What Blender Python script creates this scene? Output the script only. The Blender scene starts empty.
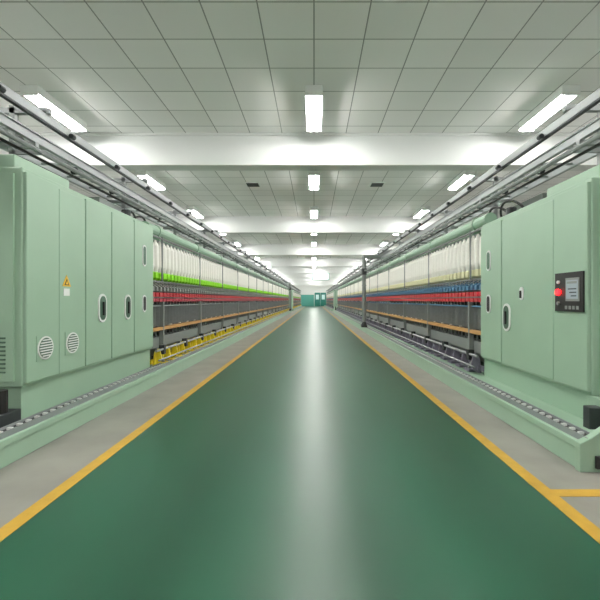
import bpy, math, random
from mathutils import Vector, Matrix
random.seed(4)
scene = bpy.context.scene
H = 1.2
CEIL = 4.33
BEAM = 3.73

# ---------------------------------------------------------------- materials
def s2l(c):
    return tuple(((v/255)/12.92 if v/255 <= .04045 else ((v/255+.055)/1.055)**2.4) for v in c)+(1,)
def mat(name, rgb, rough=.5, metal=0., noise=0., nscale=8., emit=None, coat=0., spec=None):
    m = bpy.data.materials.new(name); m.use_nodes = True
    nt = m.node_tree; b = nt.nodes['Principled BSDF']
    c = s2l(rgb)
    b.inputs['Base Color'].default_value = c
    b.inputs['Roughness'].default_value = rough
    b.inputs['Metallic'].default_value = metal
    b.inputs['Coat Weight'].default_value = coat
    if spec is not None: b.inputs['Specular IOR Level'].default_value = spec
    if noise:
        tc = nt.nodes.new('ShaderNodeTexCoord'); n = nt.nodes.new('ShaderNodeTexNoise')
        n.inputs['Scale'].default_value = nscale; n.inputs['Detail'].default_value = 6
        r = nt.nodes.new('ShaderNodeMapRange')
        r.inputs[1].default_value=.3; r.inputs[2].default_value=.7
        r.inputs[3].default_value=1-noise; r.inputs[4].default_value=1+noise
        mx = nt.nodes.new('ShaderNodeVectorMath'); mx.operation='SCALE'
        mx.inputs[0].default_value = c[:3]
        nt.links.new(tc.outputs['Object'], n.inputs['Vector'])
        nt.links.new(n.outputs['Fac'], r.inputs[0]); nt.links.new(r.outputs[0], mx.inputs['Scale'])
        nt.links.new(mx.outputs[0], b.inputs['Base Color'])
    if emit:
        b.inputs['Emission Color'].default_value = s2l(rgb)
        b.inputs['Emission Strength'].default_value = emit
    return m
GREEN = mat('machine_green_paint', (152,182,158), .42, noise=.03, nscale=3)
GREEND = mat('machine_green_recess_shade', (70,100,82), .5)  # darkened machine green: shade of slots and recesses put into the colour
GREENM = mat('machine_green_pipe', (146,178,154), .4)
STEEL = mat('galvanised_steel', (138,142,142), .45, .3, .08, 20)
ALU = mat('aluminium_rail', (150,154,155), .45, .3)
DARK = mat('dark_metal', (50,54,56), .5, .2)
BLACK = mat('black_rubber', (18,18,19), .5)
WHITE = mat('roving_white', (243,241,234), .9, noise=.03, nscale=30)
LIME = mat('lime_plastic', (146,225,36), .5)
CREAM = mat('cream_plastic', (225,222,180), .5)
RED = mat('red_plastic', (190,30,44), .4)
REDD = mat('dark_red_plastic', (166,44,62), .45)
BLUE = mat('teal_cops', (72,118,152), .6)
GREY = mat('grey_cops', (128,134,134), .6)
GREYP = mat('grey_panel', (132,138,135), .45, .2)
BROWN = mat('ring_rail_brown', (196,146,86), .45)
YELLOW = mat('yellow_plastic', (236,210,40), .45)
PURPLE = mat('mauve_grey_tray', (118,114,130), .5)
WARN = mat('warning_yellow', (240,190,40), .5)
LABEL = mat('label_white', (230,232,230), .5)
SCREEN = mat('touch_screen', (150,162,170), .15, emit=.25)
REDL = mat('red_indicator', (255,20,25), .3, emit=9)
TUBE = mat('fluorescent_tube', (255,254,249), .3, emit=112)
LAMPW = mat('lamp_housing', (235,238,236), .4)
LINEY = mat('floor_line_yellow', (202,156,52), .5, noise=.1, nscale=9)
WALLW = mat('wall_paint_white', (228,229,226), .7)
BEAMW = mat('beam_paint_white', (224,226,225), .6, noise=.02, nscale=1.5)
TEAL = mat('teal_wainscot', (86,166,152), .5)
TEALD = mat('teal_door', (44,128,116), .45)
SIGN = mat('lit_sign', (225,245,240), .4, emit=.9)
GLASS = mat('door_glass_glow', (190,215,215), .1, emit=.4)  # panes given a glow by emission, no lamp behind them

def floor_green():
    m = mat('floor_green_epoxy', (42,104,80), .34, spec=.4); nt=m.node_tree; b=nt.nodes['Principled BSDF']
    tc=nt.nodes.new('ShaderNodeTexCoord')
    n1=nt.nodes.new('ShaderNodeTexNoise'); n1.inputs['Scale'].default_value=1.1; n1.inputs['Detail'].default_value=4; n1.inputs['Roughness'].default_value=.55
    mp=nt.nodes.new('ShaderNodeMapping'); mp.inputs['Scale'].default_value=(1.8,.3,1)
    nt.links.new(tc.outputs['Object'],mp.inputs['Vector']); nt.links.new(mp.outputs[0],n1.inputs['Vector'])
    cr=nt.nodes.new('ShaderNodeValToRGB')
    cr.color_ramp.elements[0].position=.25; cr.color_ramp.elements[0].color=s2l((27,77,56))
    cr.color_ramp.elements[1].position=.8; cr.color_ramp.elements[1].color=s2l((33,84,62))
    nt.links.new(n1.outputs['Fac'],cr.inputs[0]); nt.links.new(cr.outputs[0],b.inputs['Base Color'])
    return m
FGREEN = floor_green()
CONC = mat('floor_concrete', (144,141,134), .42, noise=.14, nscale=2.2)

def tile_mat():
    m = mat('ceiling_tiles', (222,226,222), .85); nt=m.node_tree; b=nt.nodes['Principled BSDF']
    tc=nt.nodes.new('ShaderNodeTexCoord')
    br=nt.nodes.new('ShaderNodeTexBrick'); br.offset=0; br.squash=1
    br.inputs['Scale'].default_value=1; br.inputs['Brick Width'].default_value=.6; br.inputs['Row Height'].default_value=.6
    br.inputs['Mortar Size'].default_value=.008; br.inputs['Mortar Smooth'].default_value=.1
    br.inputs['Color1'].default_value=s2l((248,248,247)); br.inputs['Color2'].default_value=s2l((238,239,237))
    br.inputs['Mortar'].default_value=s2l((150,154,152))
    nt.links.new(tc.outputs['Object'],br.inputs['Vector']); nt.links.new(br.outputs['Color'],b.inputs['Base Color'])
    return m
TILE = tile_mat()

# ---------------------------------------------------------------- mesh builder
class MB:
    def __init__(s, fn=None):
        s.v=[]; s.f=[]; s.m=[]; s.mats=[]; s.fn=fn or (lambda u,y,z:(u,y,z))
    def mi(s,m):
        if m not in s.mats: s.mats.append(m)
        return s.mats.index(m)
    def box(s,a,b,c,d,e,f,m):
        i=len(s.v)
        for z in (e,f):
            for (x,y) in ((a,c),(b,c),(b,d),(a,d)): s.v.append(s.fn(x,y,z))
        k=s.mi(m)
        for q in ((3,2,1,0),(4,5,6,7),(0,1,5,4),(1,2,6,5),(2,3,7,6),(3,0,4,7)):
            s.f.append([i+t for t in q]); s.m.append(k)
    def prism(s,pts,y0,y1,m):   # polygon in (u,z), extruded in y
        i=len(s.v); n=len(pts); k=s.mi(m)
        for y in (y0,y1):
            for (u,z) in pts: s.v.append(s.fn(u,y,z))
        s.f.append([i+t for t in range(n)]); s.m.append(k)
        s.f.append([i+n+t for t in reversed(range(n))]); s.m.append(k)
        for t in range(n):
            s.f.append([i+t,i+(t+1)%n,i+n+(t+1)%n,i+n+t]); s.m.append(k)
    def prism_u(s,pts,u0,u1,m):   # polygon in (y,z), extruded in u
        i=len(s.v); n=len(pts); k=s.mi(m)
        for u in (u0,u1):
            for (y,z) in pts: s.v.append(s.fn(u,y,z))
        s.f.append([i+t for t in range(n)]); s.m.append(k)
        s.f.append([i+n+t for t in reversed(range(n))]); s.m.append(k)
        for t in range(n):
            s.f.append([i+t,i+(t+1)%n,i+n+(t+1)%n,i+n+t]); s.m.append(k)
    def rings(s,rings,m,cap=True):
        i=len(s.v); n=len(rings[0]); k=s.mi(m)
        for r in rings:
            for p in r: s.v.append(s.fn(*p))
        for j in range(len(rings)-1):
            for t in range(n):
                s.f.append([i+j*n+t,i+j*n+(t+1)%n,i+(j+1)*n+(t+1)%n,i+(j+1)*n+t]); s.m.append(k)
        if cap:
            s.f.append([i+t for t in reversed(range(n))]); s.m.append(k)
            L=i+(len(rings)-1)*n
            s.f.append([L+t for t in range(n)]); s.m.append(k)
    def lathe(s,u,y,prof,m,n=8):  # vertical
        s.rings([[(u+r*math.cos(2*math.pi*t/n),y+r*math.sin(2*math.pi*t/n),z) for t in range(n)] for (r,z) in prof],m)
    def cyl(s,p0,p1,r,m,n=10,r1=None):
        p0=Vector(p0);p1=Vector(p1);d=(p1-p0).normalized()
        a=d.orthogonal().normalized(); b=d.cross(a)
        if r1 is None:r1=r
        s.rings([[tuple(p+(a*math.cos(2*math.pi*t/n)+b*math.sin(2*math.pi*t/n))*rr) for t in range(n)] for p,rr in ((p0,r),(p1,r1))],m)
    def path(s,pts,r,m,n=8):
        pts=[Vector(p) for p in pts]; R=[]
        up=Vector((.97,.2,.1)).normalized()
        for i,p in enumerate(pts):
            d=(pts[min(i+1,len(pts)-1)]-pts[max(i-1,0)]).normalized()
            a=d.cross(up).normalized(); b=d.cross(a)
            R.append([tuple(p+(a*math.cos(2*math.pi*t/n)+b*math.sin(2*math.pi*t/n))*r) for t in range(n)])
        s.rings(R,m)
    def disc(s,u0,u1,y,z,ry,rz,m,n=24):
        s.rings([[(u,y+ry*math.cos(2*math.pi*t/n),z+rz*math.sin(2*math.pi*t/n)) for t in range(n)] for u in (u0,u1)],m)
    def stadium(s,u0,u1,y,z,hw,hh,m,n=8):
        pts=[]
        for t in range(n+1):
            a=math.pi*t/n; pts.append((y+hw*math.cos(a), z+(hh-hw)+hw*math.sin(a)))
        for t in range(n+1):
            a=math.pi+math.pi*t/n; pts.append((y+hw*math.cos(a), z-(hh-hw)+hw*math.sin(a)))
        s.prism_u(pts,u0,u1,m)
    def obj(s,name,parent=None,bevel=0):
        me=bpy.data.meshes.new(name); me.from_pydata(s.v,[],s.f)
        for m in s.mats: me.materials.append(m)
        me.polygons.foreach_set('material_index',s.m); me.update()
        import bmesh
        bm=bmesh.new(); bm.from_mesh(me); bmesh.ops.recalc_face_normals(bm,faces=bm.faces); bm.to_mesh(me); bm.free()
        o=bpy.data.objects.new(name,me); scene.collection.objects.link(o)
        if parent:
            o.parent=parent; o.matrix_parent_inverse=Matrix.Translation(-parent.location)
        if bevel:
            md=o.modifiers.new('bevel','BEVEL'); md.width=bevel; md.segments=2; md.limit_method='ANGLE'
        return o
def empty(name,loc):
    e=bpy.data.objects.new(name,None); e.location=loc; scene.collection.objects.link(e)
    e.empty_display_size=.3; return e

# ---------------------------------------------------------------- room shell
XW=8.0; Y0=-5.0; Y1=76.0
XL,XR=-1.6,1.45
b=MB()
for a,c,m in ((-XW,XL,CONC),(XL,XR,FGREEN),(XR,XW,CONC)):
    b.box(a,c,Y0,Y1,-.1,0,m)
b.obj('floor')
b=MB(); b.box(-XW,XW,Y0,Y1,CEIL,CEIL+.1,TILE); b.obj('ceiling')
b=MB(); b.box(-XW-.15,-XW,Y0,Y1,-.1,CEIL+.1,WALLW); b.obj('wall_left')
b=MB(); b.box(XW,XW+.15,Y0,Y1,-.1,CEIL+.1,WALLW); b.obj('wall_right')
b=MB(); b.box(-XW-.15,XW+.15,Y0-.15,Y0,-.1,CEIL+.1,WALLW); b.obj('wall_back')
b=MB(); b.box(-XW-.15,XW+.15,Y1,Y1+.15,-.1,CEIL+.1,WALLW)
b.obj('wall_front')
b=MB(); b.box(-XW,XW,Y1-.05,Y1,0,2.2,TEAL); b.obj('trim_1')
e=empty('door_1',(1.2,Y1-.1,0))
b=MB(); b.box(.0,2.4,Y1-.14,Y1-.05,0,2.7,LAMPW); b.obj('frame',e)
b=MB()
for k in (0,1):
    x=.1+k*1.12; b.box(x,x+1.08,Y1-.18,Y1-.14,.02,2.6,TEALD); b.box(x+.25,x+.83,Y1-.19,Y1-.18,1.3,2.2,GLASS)
b.obj('leaves',e)

# floor marking lines
e=empty('floor_marking',(0,0,0))
b=MB(); b.box(XL-.045,XL+.045,-4.8,75.5,0,.003,LINEY); b.obj('line_left',e)
b=MB(); b.box(XR-.045,XR+.045,-4.8,75.5,0,.003,LINEY); b.obj('line_right',e)
b=MB(); b.box(XR+.045,2.6,2.44,2.53,0,.003,LINEY); b.obj('line_cross',e)

# beams
y=7.5
while y<Y1-1:
    b=MB(); b.box(-XW,XW,y,y+.34,BEAM,CEIL,BEAMW)
    b.box(-XW,XW,y-.02,y+.36,CEIL-.05,CEIL,BEAMW)
    b.obj('ceiling_beam',bevel=.008); y+=7.5
b=MB(); b.box(-XW,XW,0,.34,BEAM,CEIL,BEAMW); b.obj('ceiling_beam',bevel=.008)

# fluorescent fixtures (trough reflector with two tubes)
def fixture(x,y):
    e=empty('fluorescent_light_fixture',(x,y,CEIL-.1))
    z=CEIL
    b=MB()
    L=.62
    b.prism([(x-.13,z),(x+.13,z),(x+.13,z-.122),(x+.122,z-.122),(x+.11,z-.08),(x-.11,z-.08),(x-.122,z-.122),(x-.13,z-.122)],y-L,y+L,LAMPW)
    for s_ in (-1,1): b.box(x-.13,x+.13,y+s_*L-.008,y+s_*L+.008,z-.15,z,LAMPW)
    b.obj('housing',e)
    b=MB()
    for dx in (-.055,.055): b.cyl((x+dx,y-L+.01,z-.127),(x+dx,y+L-.01,z-.127),.028,TUBE,8)
    b.obj('tubes',e)
rows=[]
y=-1.05
while y<Y1-1: rows.append(y); y+=3.75
for y in rows:
    for x in (-4.15,0,3.75): fixture(x,y)

# ceiling vents
for k in range(9):
    for x in (-1.65,1.7):
        yy=3.3+k*7.5
        e=MB(); z=CEIL
        e.box(x-.2,x+.2,yy-.2,yy+.2,z-.02,z,LAMPW)
        for j in range(5): e.box(x-.16,x+.16,yy-.16+j*.07,yy-.12+j*.07,z-.03,z-.02,DARK)
        e.obj('ceiling_air_vent')

# ---------------------------------------------------------------- spinning frame
def machine(side,Xc,ledge,yl0,seams,yend,near,style):
    TOP=2.30 if side<0 else 2.2
    fn=lambda u,y,z:(side*(Xc+u),y,z)
    yc0=seams[0]; yc1=seams[-1]
    P=empty('spinning_frame',(side*(Xc+.6),yc0,0))
    def N(): return MB(fn)
    zb=.48 if side<0 else .42
    # --- drive cabinet
    b=N(); b.box(0,1.2,yc0,yc1,zb,TOP,GREEN); b.obj('cabinet_body',P,.012)
    b=N(); b.box(.03,1.17,yc0+.03,yc1,.14,zb,GREEN); b.box(.1,1.1,yc0+.1,yc1,0,.14,DARK)
    b.obj('cabinet_plinth',P,.006)
    b=N()
    for i in range(len(seams)-1):
        a,c=seams[i]+.010,seams[i+1]-.010
        pr=.03 if i==0 else .02
        b.box(-pr,0,a,c,zb+.03,TOP-.04-(0.02*(i%2)),GREEN)
    b.obj('cabinet_doors',P,.006)
    b=N(); b.box(.06,1.14,yc0-.02,yc0,zb+.05,TOP-.06,GREEN)
    for j in range(9): b.box(.12,.4,yc0-.026,yc0-.02,zb+.12+j*.035,zb+.135+j*.035,GREEND)
    b.box(.03,.3,yc0-.3,yc0+.03,.05,.3,DARK)
    b.cyl((.1,yc0-.1,.3),(.1,yc0-.1,.48),.05,BLACK)
    b.obj('cabinet_end_panel',P,.004)
    b=N()
    def handle(y,z,pr=-.02):
        b.stadium(pr-.012,pr,y,z,.085,.16,LABEL); b.stadium(pr-.016,pr-.012,y,z,.062,.135,GREEND)
        b.box(pr-.03,pr-.016,y-.016,y+.016,z-.08,z+.07,BLACK)
    def rvent(y,z,pr=-.03):
        b.box(pr-.006,pr,y-.11,y+.11,z-.11,z+.11,GREEN)
        b.disc(pr-.012,pr-.006,y,z,.102,.102,LABEL)
        b.disc(pr-.014,pr-.012,y,z,.088,.088,GREEND)
        for j in range(-3,4):
            h=math.sqrt(max(.0,.085**2-(j*.023)**2))
            b.box(pr-.02,pr-.014,y-h,y+h,z+j*.023-.005,z+j*.023+.005,LABEL)
    if side<0:
        handle(4.49,1.11); handle(5.10,1.11)
        rvent(3.52,.78,-.03); rvent(3.93,.78,-.02)
        b.prism_u([(3.78,1.33),(3.91,1.33),(3.845,1.44)],-.024,-.02,WARN)
        b.prism_u([(3.81,1.343),(3.88,1.343),(3.845,1.405)],-.026,-.024,BLACK)
        b.prism_u([(3.825,1.35),(3.865,1.35),(3.845,1.388)],-.027,-.026,WARN)
        b.box(-.024,-.02,3.8,3.89,1.24,1.31,LABEL)
        b.stadium(-.03,-.02,5.6,1.82,.06,.15,LABEL); b.stadium(-.034,-.03,5.6,1.82,.04,.13,GREEND)
        b.stadium(-.03,-.02,5.6,1.15,.06,.12,LABEL); b.stadium(-.034,-.03,5.6,1.15,.04,.10,BLACK)
    else:
        b.box(-.045,-.03,3.28,3.66,1.10,1.44,BLACK)
        b.box(-.05,-.045,3.32,3.50,1.19,1.39,GREYP); b.box(-.053,-.05,3.335,3.485,1.21,1.37,SCREEN)
        b.box(-.055,-.053,3.345,3.475,1.34,1.36,GREYP)
        for j in range(3): b.box(-.055,-.053,3.35,3.42+.02*j,1.23+j*.03,1.24+j*.03,DARK)
        b.disc(-.065,-.045,3.60,1.27,.027,.027,REDL,12); b.disc(-.06,-.045,3.60,1.17,.016,.016,STEEL,12)
        b.disc(-.06,-.045,3.60,1.36,.014,.014,LABEL,12)
        for j in range(4): b.box(-.05,-.045,3.33+j*.05,3.36+j*.05,1.12,1.15,GREYP)
        b.stadium(-.03,-.02,4.29,1.27,.04,.07,LABEL); b.box(-.045,-.03,4.28,4.30,1.22,1.3,BLACK)
        handle(4.62,1.0)
        b.stadium(-.03,-.02,5.1,1.7,.06,.13,LABEL); b.stadium(-.034,-.03,5.1,1.7,.04,.11,GREEND)
        b.stadium(-.03,-.02,5.1,1.15,.06,.12,LABEL); b.stadium(-.034,-.03,5.1,1.15,.04,.10,BLACK)
    if near: b.obj('door_fittings',P)
    b=N(); b.box(.1,.9,yc0+.05,yc0+.8,TOP,TOP+.12,GREEN); b.box(.3,.7,yc1-.9,yc1-.2,TOP,TOP+.2,GREYP)
    b.cyl((.15,yc1-.5,TOP),(.15,yc1-.5,TOP+.12),.06,DARK)
    b.obj('cabinet_top_boxes',P,.008)
    # --- base ledge with bobbin transport chain
    b=N()
    b.box(-ledge,.05,yl0,yend,0,.19,GREEN)
    b.box(-ledge-.012,-ledge+.02,yl0,yend,.15,.2,GREEN)
    b.obj('base_ledge',P,.006)
    b=N()
    u0=-ledge+.05
    b.box(u0,u0+.085,yl0,yend,.19,.215,BLACK); b.box(u0-.008,u0,yl0,yend,.19,.235,ALU); b.box(u0+.085,u0+.093,yl0,yend,.19,.235,ALU)
    y=yl0+.03
    while y<yend-.05:
        b.box(u0+.025,u0+.06,y,y+.025,.215,.232,LABEL); y+=.1 if y<15 else .2
    b.obj('transport_chain',P)
    if side>0 and near:
        b=N()
        b.prism([(-.40,.0),(-.40,.2),(-.32,.24),(-.02,.44),(.4,.44),(.4,.38),(.02,.38),(-.12,.2),(-.12,0)],2.78,2.84,GREEN)
        b.box(.0,.06,2.84,3.3,.2,.42,GREEN)
        b.box(-.30,-.16,2.755,2.78,.03,.12,BLACK)
        b.box(.1,.16,2.8,3.2,.0,.38,BLACK); b.box(-.1,.5,3.12,3.2,.0,.36,DARK)
        b.cyl((-.1,2.95,.12),(.4,2.95,.12),.05,BLACK)
        b.obj('ledge_end_guard',P,.006)
    # --- body
    ya=yc1; yb=yend-1.2
    b=N(); b.box(0.0,1.2,yb,yend,.14,2.1,GREEN); b.box(-.02,0,yb+.03,yb+.58,.2,2.05,GREEN); b.box(-.02,0,yb+.62,yend-.03,.2,2.05,GREEN); b.box(.08,1.1,yb+.1,yend-.1,0,.14,DARK)
    b.obj('tail_cabinet',P,.008)
    b=N()
    b.box(.55,.65,ya,yb,.1,2.12,DARK)
    b.box(.15,1.05,ya,yb,2.16,2.20,GREENM)
    b.cyl((.12,ya,2.29),(.12,yb,2.29),.085,GREENM,14)
    b.cyl((1.05,ya,2.29),(1.05,yb,2.29),.085,GREENM,14)
    y=ya+.4
    while y<yb:
        b.cyl((.12,y,2.29),(.12,y+.05,2.29),.1,GREEN,14)
        b.box(.45,.55,y,y+.06,0,2.16,GREENM); b.box(.02,.5,y,y+.04,.1,.16,GREENM)
        b.box(.02,.06,y,y+.05,.19,.5,GREYP)
        b.box(.0,.02,y+.01,y+.03,1.5,2.2,STEEL)
        b.box(-.015,.05,y,y+.05,.5,1.17,GREYP)
        b.box(.05,.18,y,y+.03,2.14,2.22,GREENM)
        y+=2.1
    b.obj('frame_structure',P)
    b=N()
    for u in (.08,.30): b.cyl((u,ya,2.13),(u,yb,2.13),.014,STEEL,6)
    b.cyl((.02,ya,2.17),(.02,yb,2.17),.016,STEEL,6)
    for u,z in ((.02,1.49),(.2,1.5)): b.cyl((u,ya,z),(u,yb,z),.009,STEEL,6)
    b.obj('creel_rails',P)
    b=N(); tip=LIME if style=='lime' else CREAM
    pitch=.17
    n=int((yb-ya-.1)/pitch)
    for i in range(n):
        y=ya+.1+i*pitch
        seg=10 if y<16 else 6
        for u,dy in ((.06,0),(.26,.085)):
            if dy and i==n-1: continue
            b.lathe(u,y+dy,[(.012,2.13),(.03,2.09),(.052,2.04),(.056,1.72),(.036,1.635)],WHITE,seg)
            b.lathe(u,y+dy,[(.036,1.635),(.05,1.62),(.05,1.54),(.02,1.515)],tip,6)
            b.cyl((u,y+dy,1.53),(.06,y+dy,1.42),.005,WHITE,3)
    b.obj('roving_bobbins',P)
    # drafting arms & rollers
    b=N(); p2=.15
    arm=STEEL if style=='lime' else BLUE
    n=int((yb-ya-.08)/p2)
    for i in range(n):
        y=ya+.06+i*p2
        w=.03
        b.prism([(.06,1.36),(.07,1.42),(.45,1.55),(.45,1.49)],y-w,y+w,arm)
        b.prism([(.0,1.34),(.0,1.40),(.09,1.45),(.10,1.36)],y-w*1.1,y+w*1.1,GREYP if style=='lime' else BLUE)
        b.box(.0,.05,y-.055,y+.055,1.25,1.315,RED)
        b.box(.0,.04,y-.06,y+.06,1.175,1.225,REDD if style=='lime' else RED)
    b.cyl((.12,ya,1.36),(.12,yb,1.36),.014,STEEL,6); b.cyl((.25,ya,1.42),(.25,yb,1.42),.014,STEEL,6)
    b.prism([(.08,1.16),(.1,1.34),(.5,1.48),(.5,1.16)],ya,yb,DARK)
    b.box(.03,.06,ya,yb,1.23,1.25,STEEL)
    b.obj('drafting_units',P)
    # spindles
    b=N(); cop=GREY if style=='lime' else BLUE
    for i in range(n):
        y=ya+.06+i*p2
        b.box(.0,.14,y+.065,y+.069,.8,1.1,STEEL)
        b.lathe(.07,y,[(.006,1.14),(.014,1.02),(.036,.95),(.038,.82),(.026,.78)],WHITE if i%3==0 else GREY,6)
        b.cyl((.07,y,1.12),(.07,y,1.2),.006,WHITE,3)
        b.lathe(.09,y,[(.014,.76),(.014,.62)],STEEL,5)
    b.box(.2,.22,ya,yb,.7,1.16,DARK)
    b.box(.02,.03,ya,yb,1.10,1.12,cop)
    b.obj('spindles_and_cops',P)
    b=N()
    b.box(-.01,.03,ya,yb,.725,.775,BROWN); b.box(.03,.15,ya,yb,.745,.758,BROWN)
    b.box(.05,.2,ya,yb,.55,.62,GREYP); b.prism([(.05,.46),(.05,.55),(.2,.55),(.2,.3)],ya,yb,GREYP)
    b.box(.2,.5,ya,yb,.3,.55,DARK)
    b.obj('ring_rail',P)
    # doffing gear under the machine
    b=N(); tray=YELLOW if style=='lime' else PURPLE
    b.cyl((-.06,ya,.44),(-.06,yb,.44),.018,ALU,6)
    b.cyl((-.1,ya,.30),(-.1,yb,.30),.014,STEEL,6)
    b.box(.02,.06,ya,yb,.24,.30,tray)
    y=ya+.12; j=0
    while y<yb-.1:
        b.prism([(-.1,.29),(-.06,.46),(-.03,.46),(.05,.2),(.0,.2)],y,y+.03,tray)
        b.box(-.09,.02,y+.1,y+.28,.2,.235,tray)
        if j%3==0:
            b.prism([(-.08,.2),(.08,.48),(.12,.48),(-.02,.2)],y+.2,y+.24,GREYP)
            b.box(-.08,.0,y+.14,y+.22,.36,.5,DARK)
        y+=.36; j+=1
    y=ya+.1
    while y<yb-.1:
        b.lathe(.0,y,[(.022,.24),(.02,.36),(.009,.42)],tray,5); y+=.15
    b.obj('doffing_gear',P)
    # --- cleaner track above the machine
    T=empty('travelling_cleaner_track',(side*(Xc+.3),yc0,2.7))
    t0=-4.5 if near else ya-2
    b=N()
    for u in (.12,.52):
        b.box(u-.02,u+.02,t0,yend,2.62,2.70,ALU); b.box(u-.035,u+.035,t0,yend,2.69,2.70,ALU)
    y=t0+.2
    while y<yend:
        b.box(.14,.5,y,y+.03,2.64,2.66,STEEL); y+=.45
    b.box(.0,.05,t0,yend,2.80,2.87,ALU); b.box(.005,.045,t0,yend,2.785,2.80,DARK)
    b.cyl((.62,t0,2.86),(.62,yend,2.86),.03,STEEL,8)
    b.cyl((.74,t0,2.80),(.74,yend,2.80),.02,DARK,6)
    b.cyl((.06,t0,2.53),(.06,yend,2.53),.022,STEEL,8)
    b.cyl((.13,t0,2.50),(.13,yend,2.50),.014,BLACK,6)
    b.obj('rails',T)
    b=N()
    y=yc0+.3
    while y<yend:
        zb0=TOP if y<yc1 else 2.2
        b.box(.29,.34,y,y+.05,zb0,2.95,STEEL); b.box(-.02,.78,y,y+.05,2.88,2.93,STEEL); b.box(.1,.54,y,y+.05,2.58,2.62,STEEL)
        b.box(.04,.31,y,y+.03,2.51,2.55,STEEL)
        b.box(.0,.04,y,y+.04,2.86,2.9,STEEL)
        y+=2.1
    y=t0+.3
    while y<yend:
        b.cyl((-.03,y,2.80),(-.03,y+.05,2.80),.025,DARK,8)
        b.cyl((.45,y,2.75),(.5,y,2.75),.045,DARK,10)
        y+=.9
    b.obj('brackets',T)
    if near:
        b=N()
        for k in (0,.35):
            pts=[(.25-.12*math.sin(a),yc1-.7+k+.3*(1-math.cos(a)),2.2+.22*math.sin(a)) for a in [math.pi*q/12 for q in range(0,13)]]
            b.path(pts,.015,BLACK)
        b.obj('power_cable',P)
    return P

seamL=[3.29,3.73,4.17,4.71,5.30,5.93]
seamR=[3.24,3.72,4.76,5.36]
machine(-1,2.40,.18,1.6,seamL,39.5,True,'lime')
machine(1,2.25,.38,2.8,seamR,39.5,True,'plain')
machine(-1,2.40,.18,43.5,[43.5,44.1,45,46],74,False,'lime')
machine(1,2.25,.38,43.5,[43.5,44.1,45,46],74,False,'plain')

# travelling cleaners with hanging hoses
def cleaner(side,Xc,y,us):
    fn=lambda u,yy,z:(side*(Xc+u),yy,z)
    P=empty('travelling_cleaner',(side*(Xc+.2),y,2.9))
    b=MB(fn); b.box(us-.05,.56,y-.3,y+.3,2.7,2.79,GREYP); b.box(.08,.5,y-.22,y+.22,2.79,2.99,STEEL); b.obj('carriage',P,.01)
    b=MB(fn)
    b.path([(us,y,2.75),(us,y,2.2),(us,y,1.6),(us,y,1.0),(us,y,.42)],.07,GREYP,10)
    for z in (2.3,1.7,1.1,.6): b.cyl((us,y,z),(us,y,z+.04),.08,STEEL,10)
    b.cyl((us,y,.42),(us,y,.3),.06,DARK,10,.11)
    b.box(us-.1,us+.1,y-.12,y+.12,.23,.3,DARK)
    b.cyl((us,y-.1,2.25),(us+.25,y-.1,2.25),.03,STEEL,8)
    b.box(us-.08,us+.08,y-.1,y+.1,2.1,2.32,DARK)
    b.obj('suction_hose',P)
cleaner(1,2.25,14.3,-.46)
cleaner(-1,2.40,36,-.26)

# hanging lit sign over the aisle
e=empty('hanging_sign',(.7,41.2,3.6))
b=MB(); b.box(-.1,1.5,41.1,41.2,3.3,4.0,SIGN); b.obj('panel',e)
b=MB(); b.box(-.16,1.56,41.2,41.24,3.24,4.06,TEALD); b.cyl((.3,41.22,4.06),(.3,41.22,CEIL),.012,STEEL,6); b.cyl((1.2,41.22,4.06),(1.2,41.22,CEIL),.012,STEEL,6); b.obj('case',e)

# ---------------------------------------------------------------- world & camera
w=bpy.data.worlds.new('world'); scene.world=w; w.use_nodes=True
w.node_tree.nodes['Background'].inputs[0].default_value=(.8,.9,.88,1); w.node_tree.nodes['Background'].inputs[1].default_value=.3
cam=bpy.data.cameras.new('camera'); cam.sensor_width=36; cam.lens=24
cam.shift_x=-14/600; cam.shift_y=0
cam.clip_end=200
co=bpy.data.objects.new('camera',cam); co.location=(0,0,H); co.rotation_euler=(math.pi/2,0,0)
scene.collection.objects.link(co); scene.camera=co
scene.view_settings.view_transform='Standard'
scene.view_settings.exposure=0
scene.view_settings.gamma=1.06
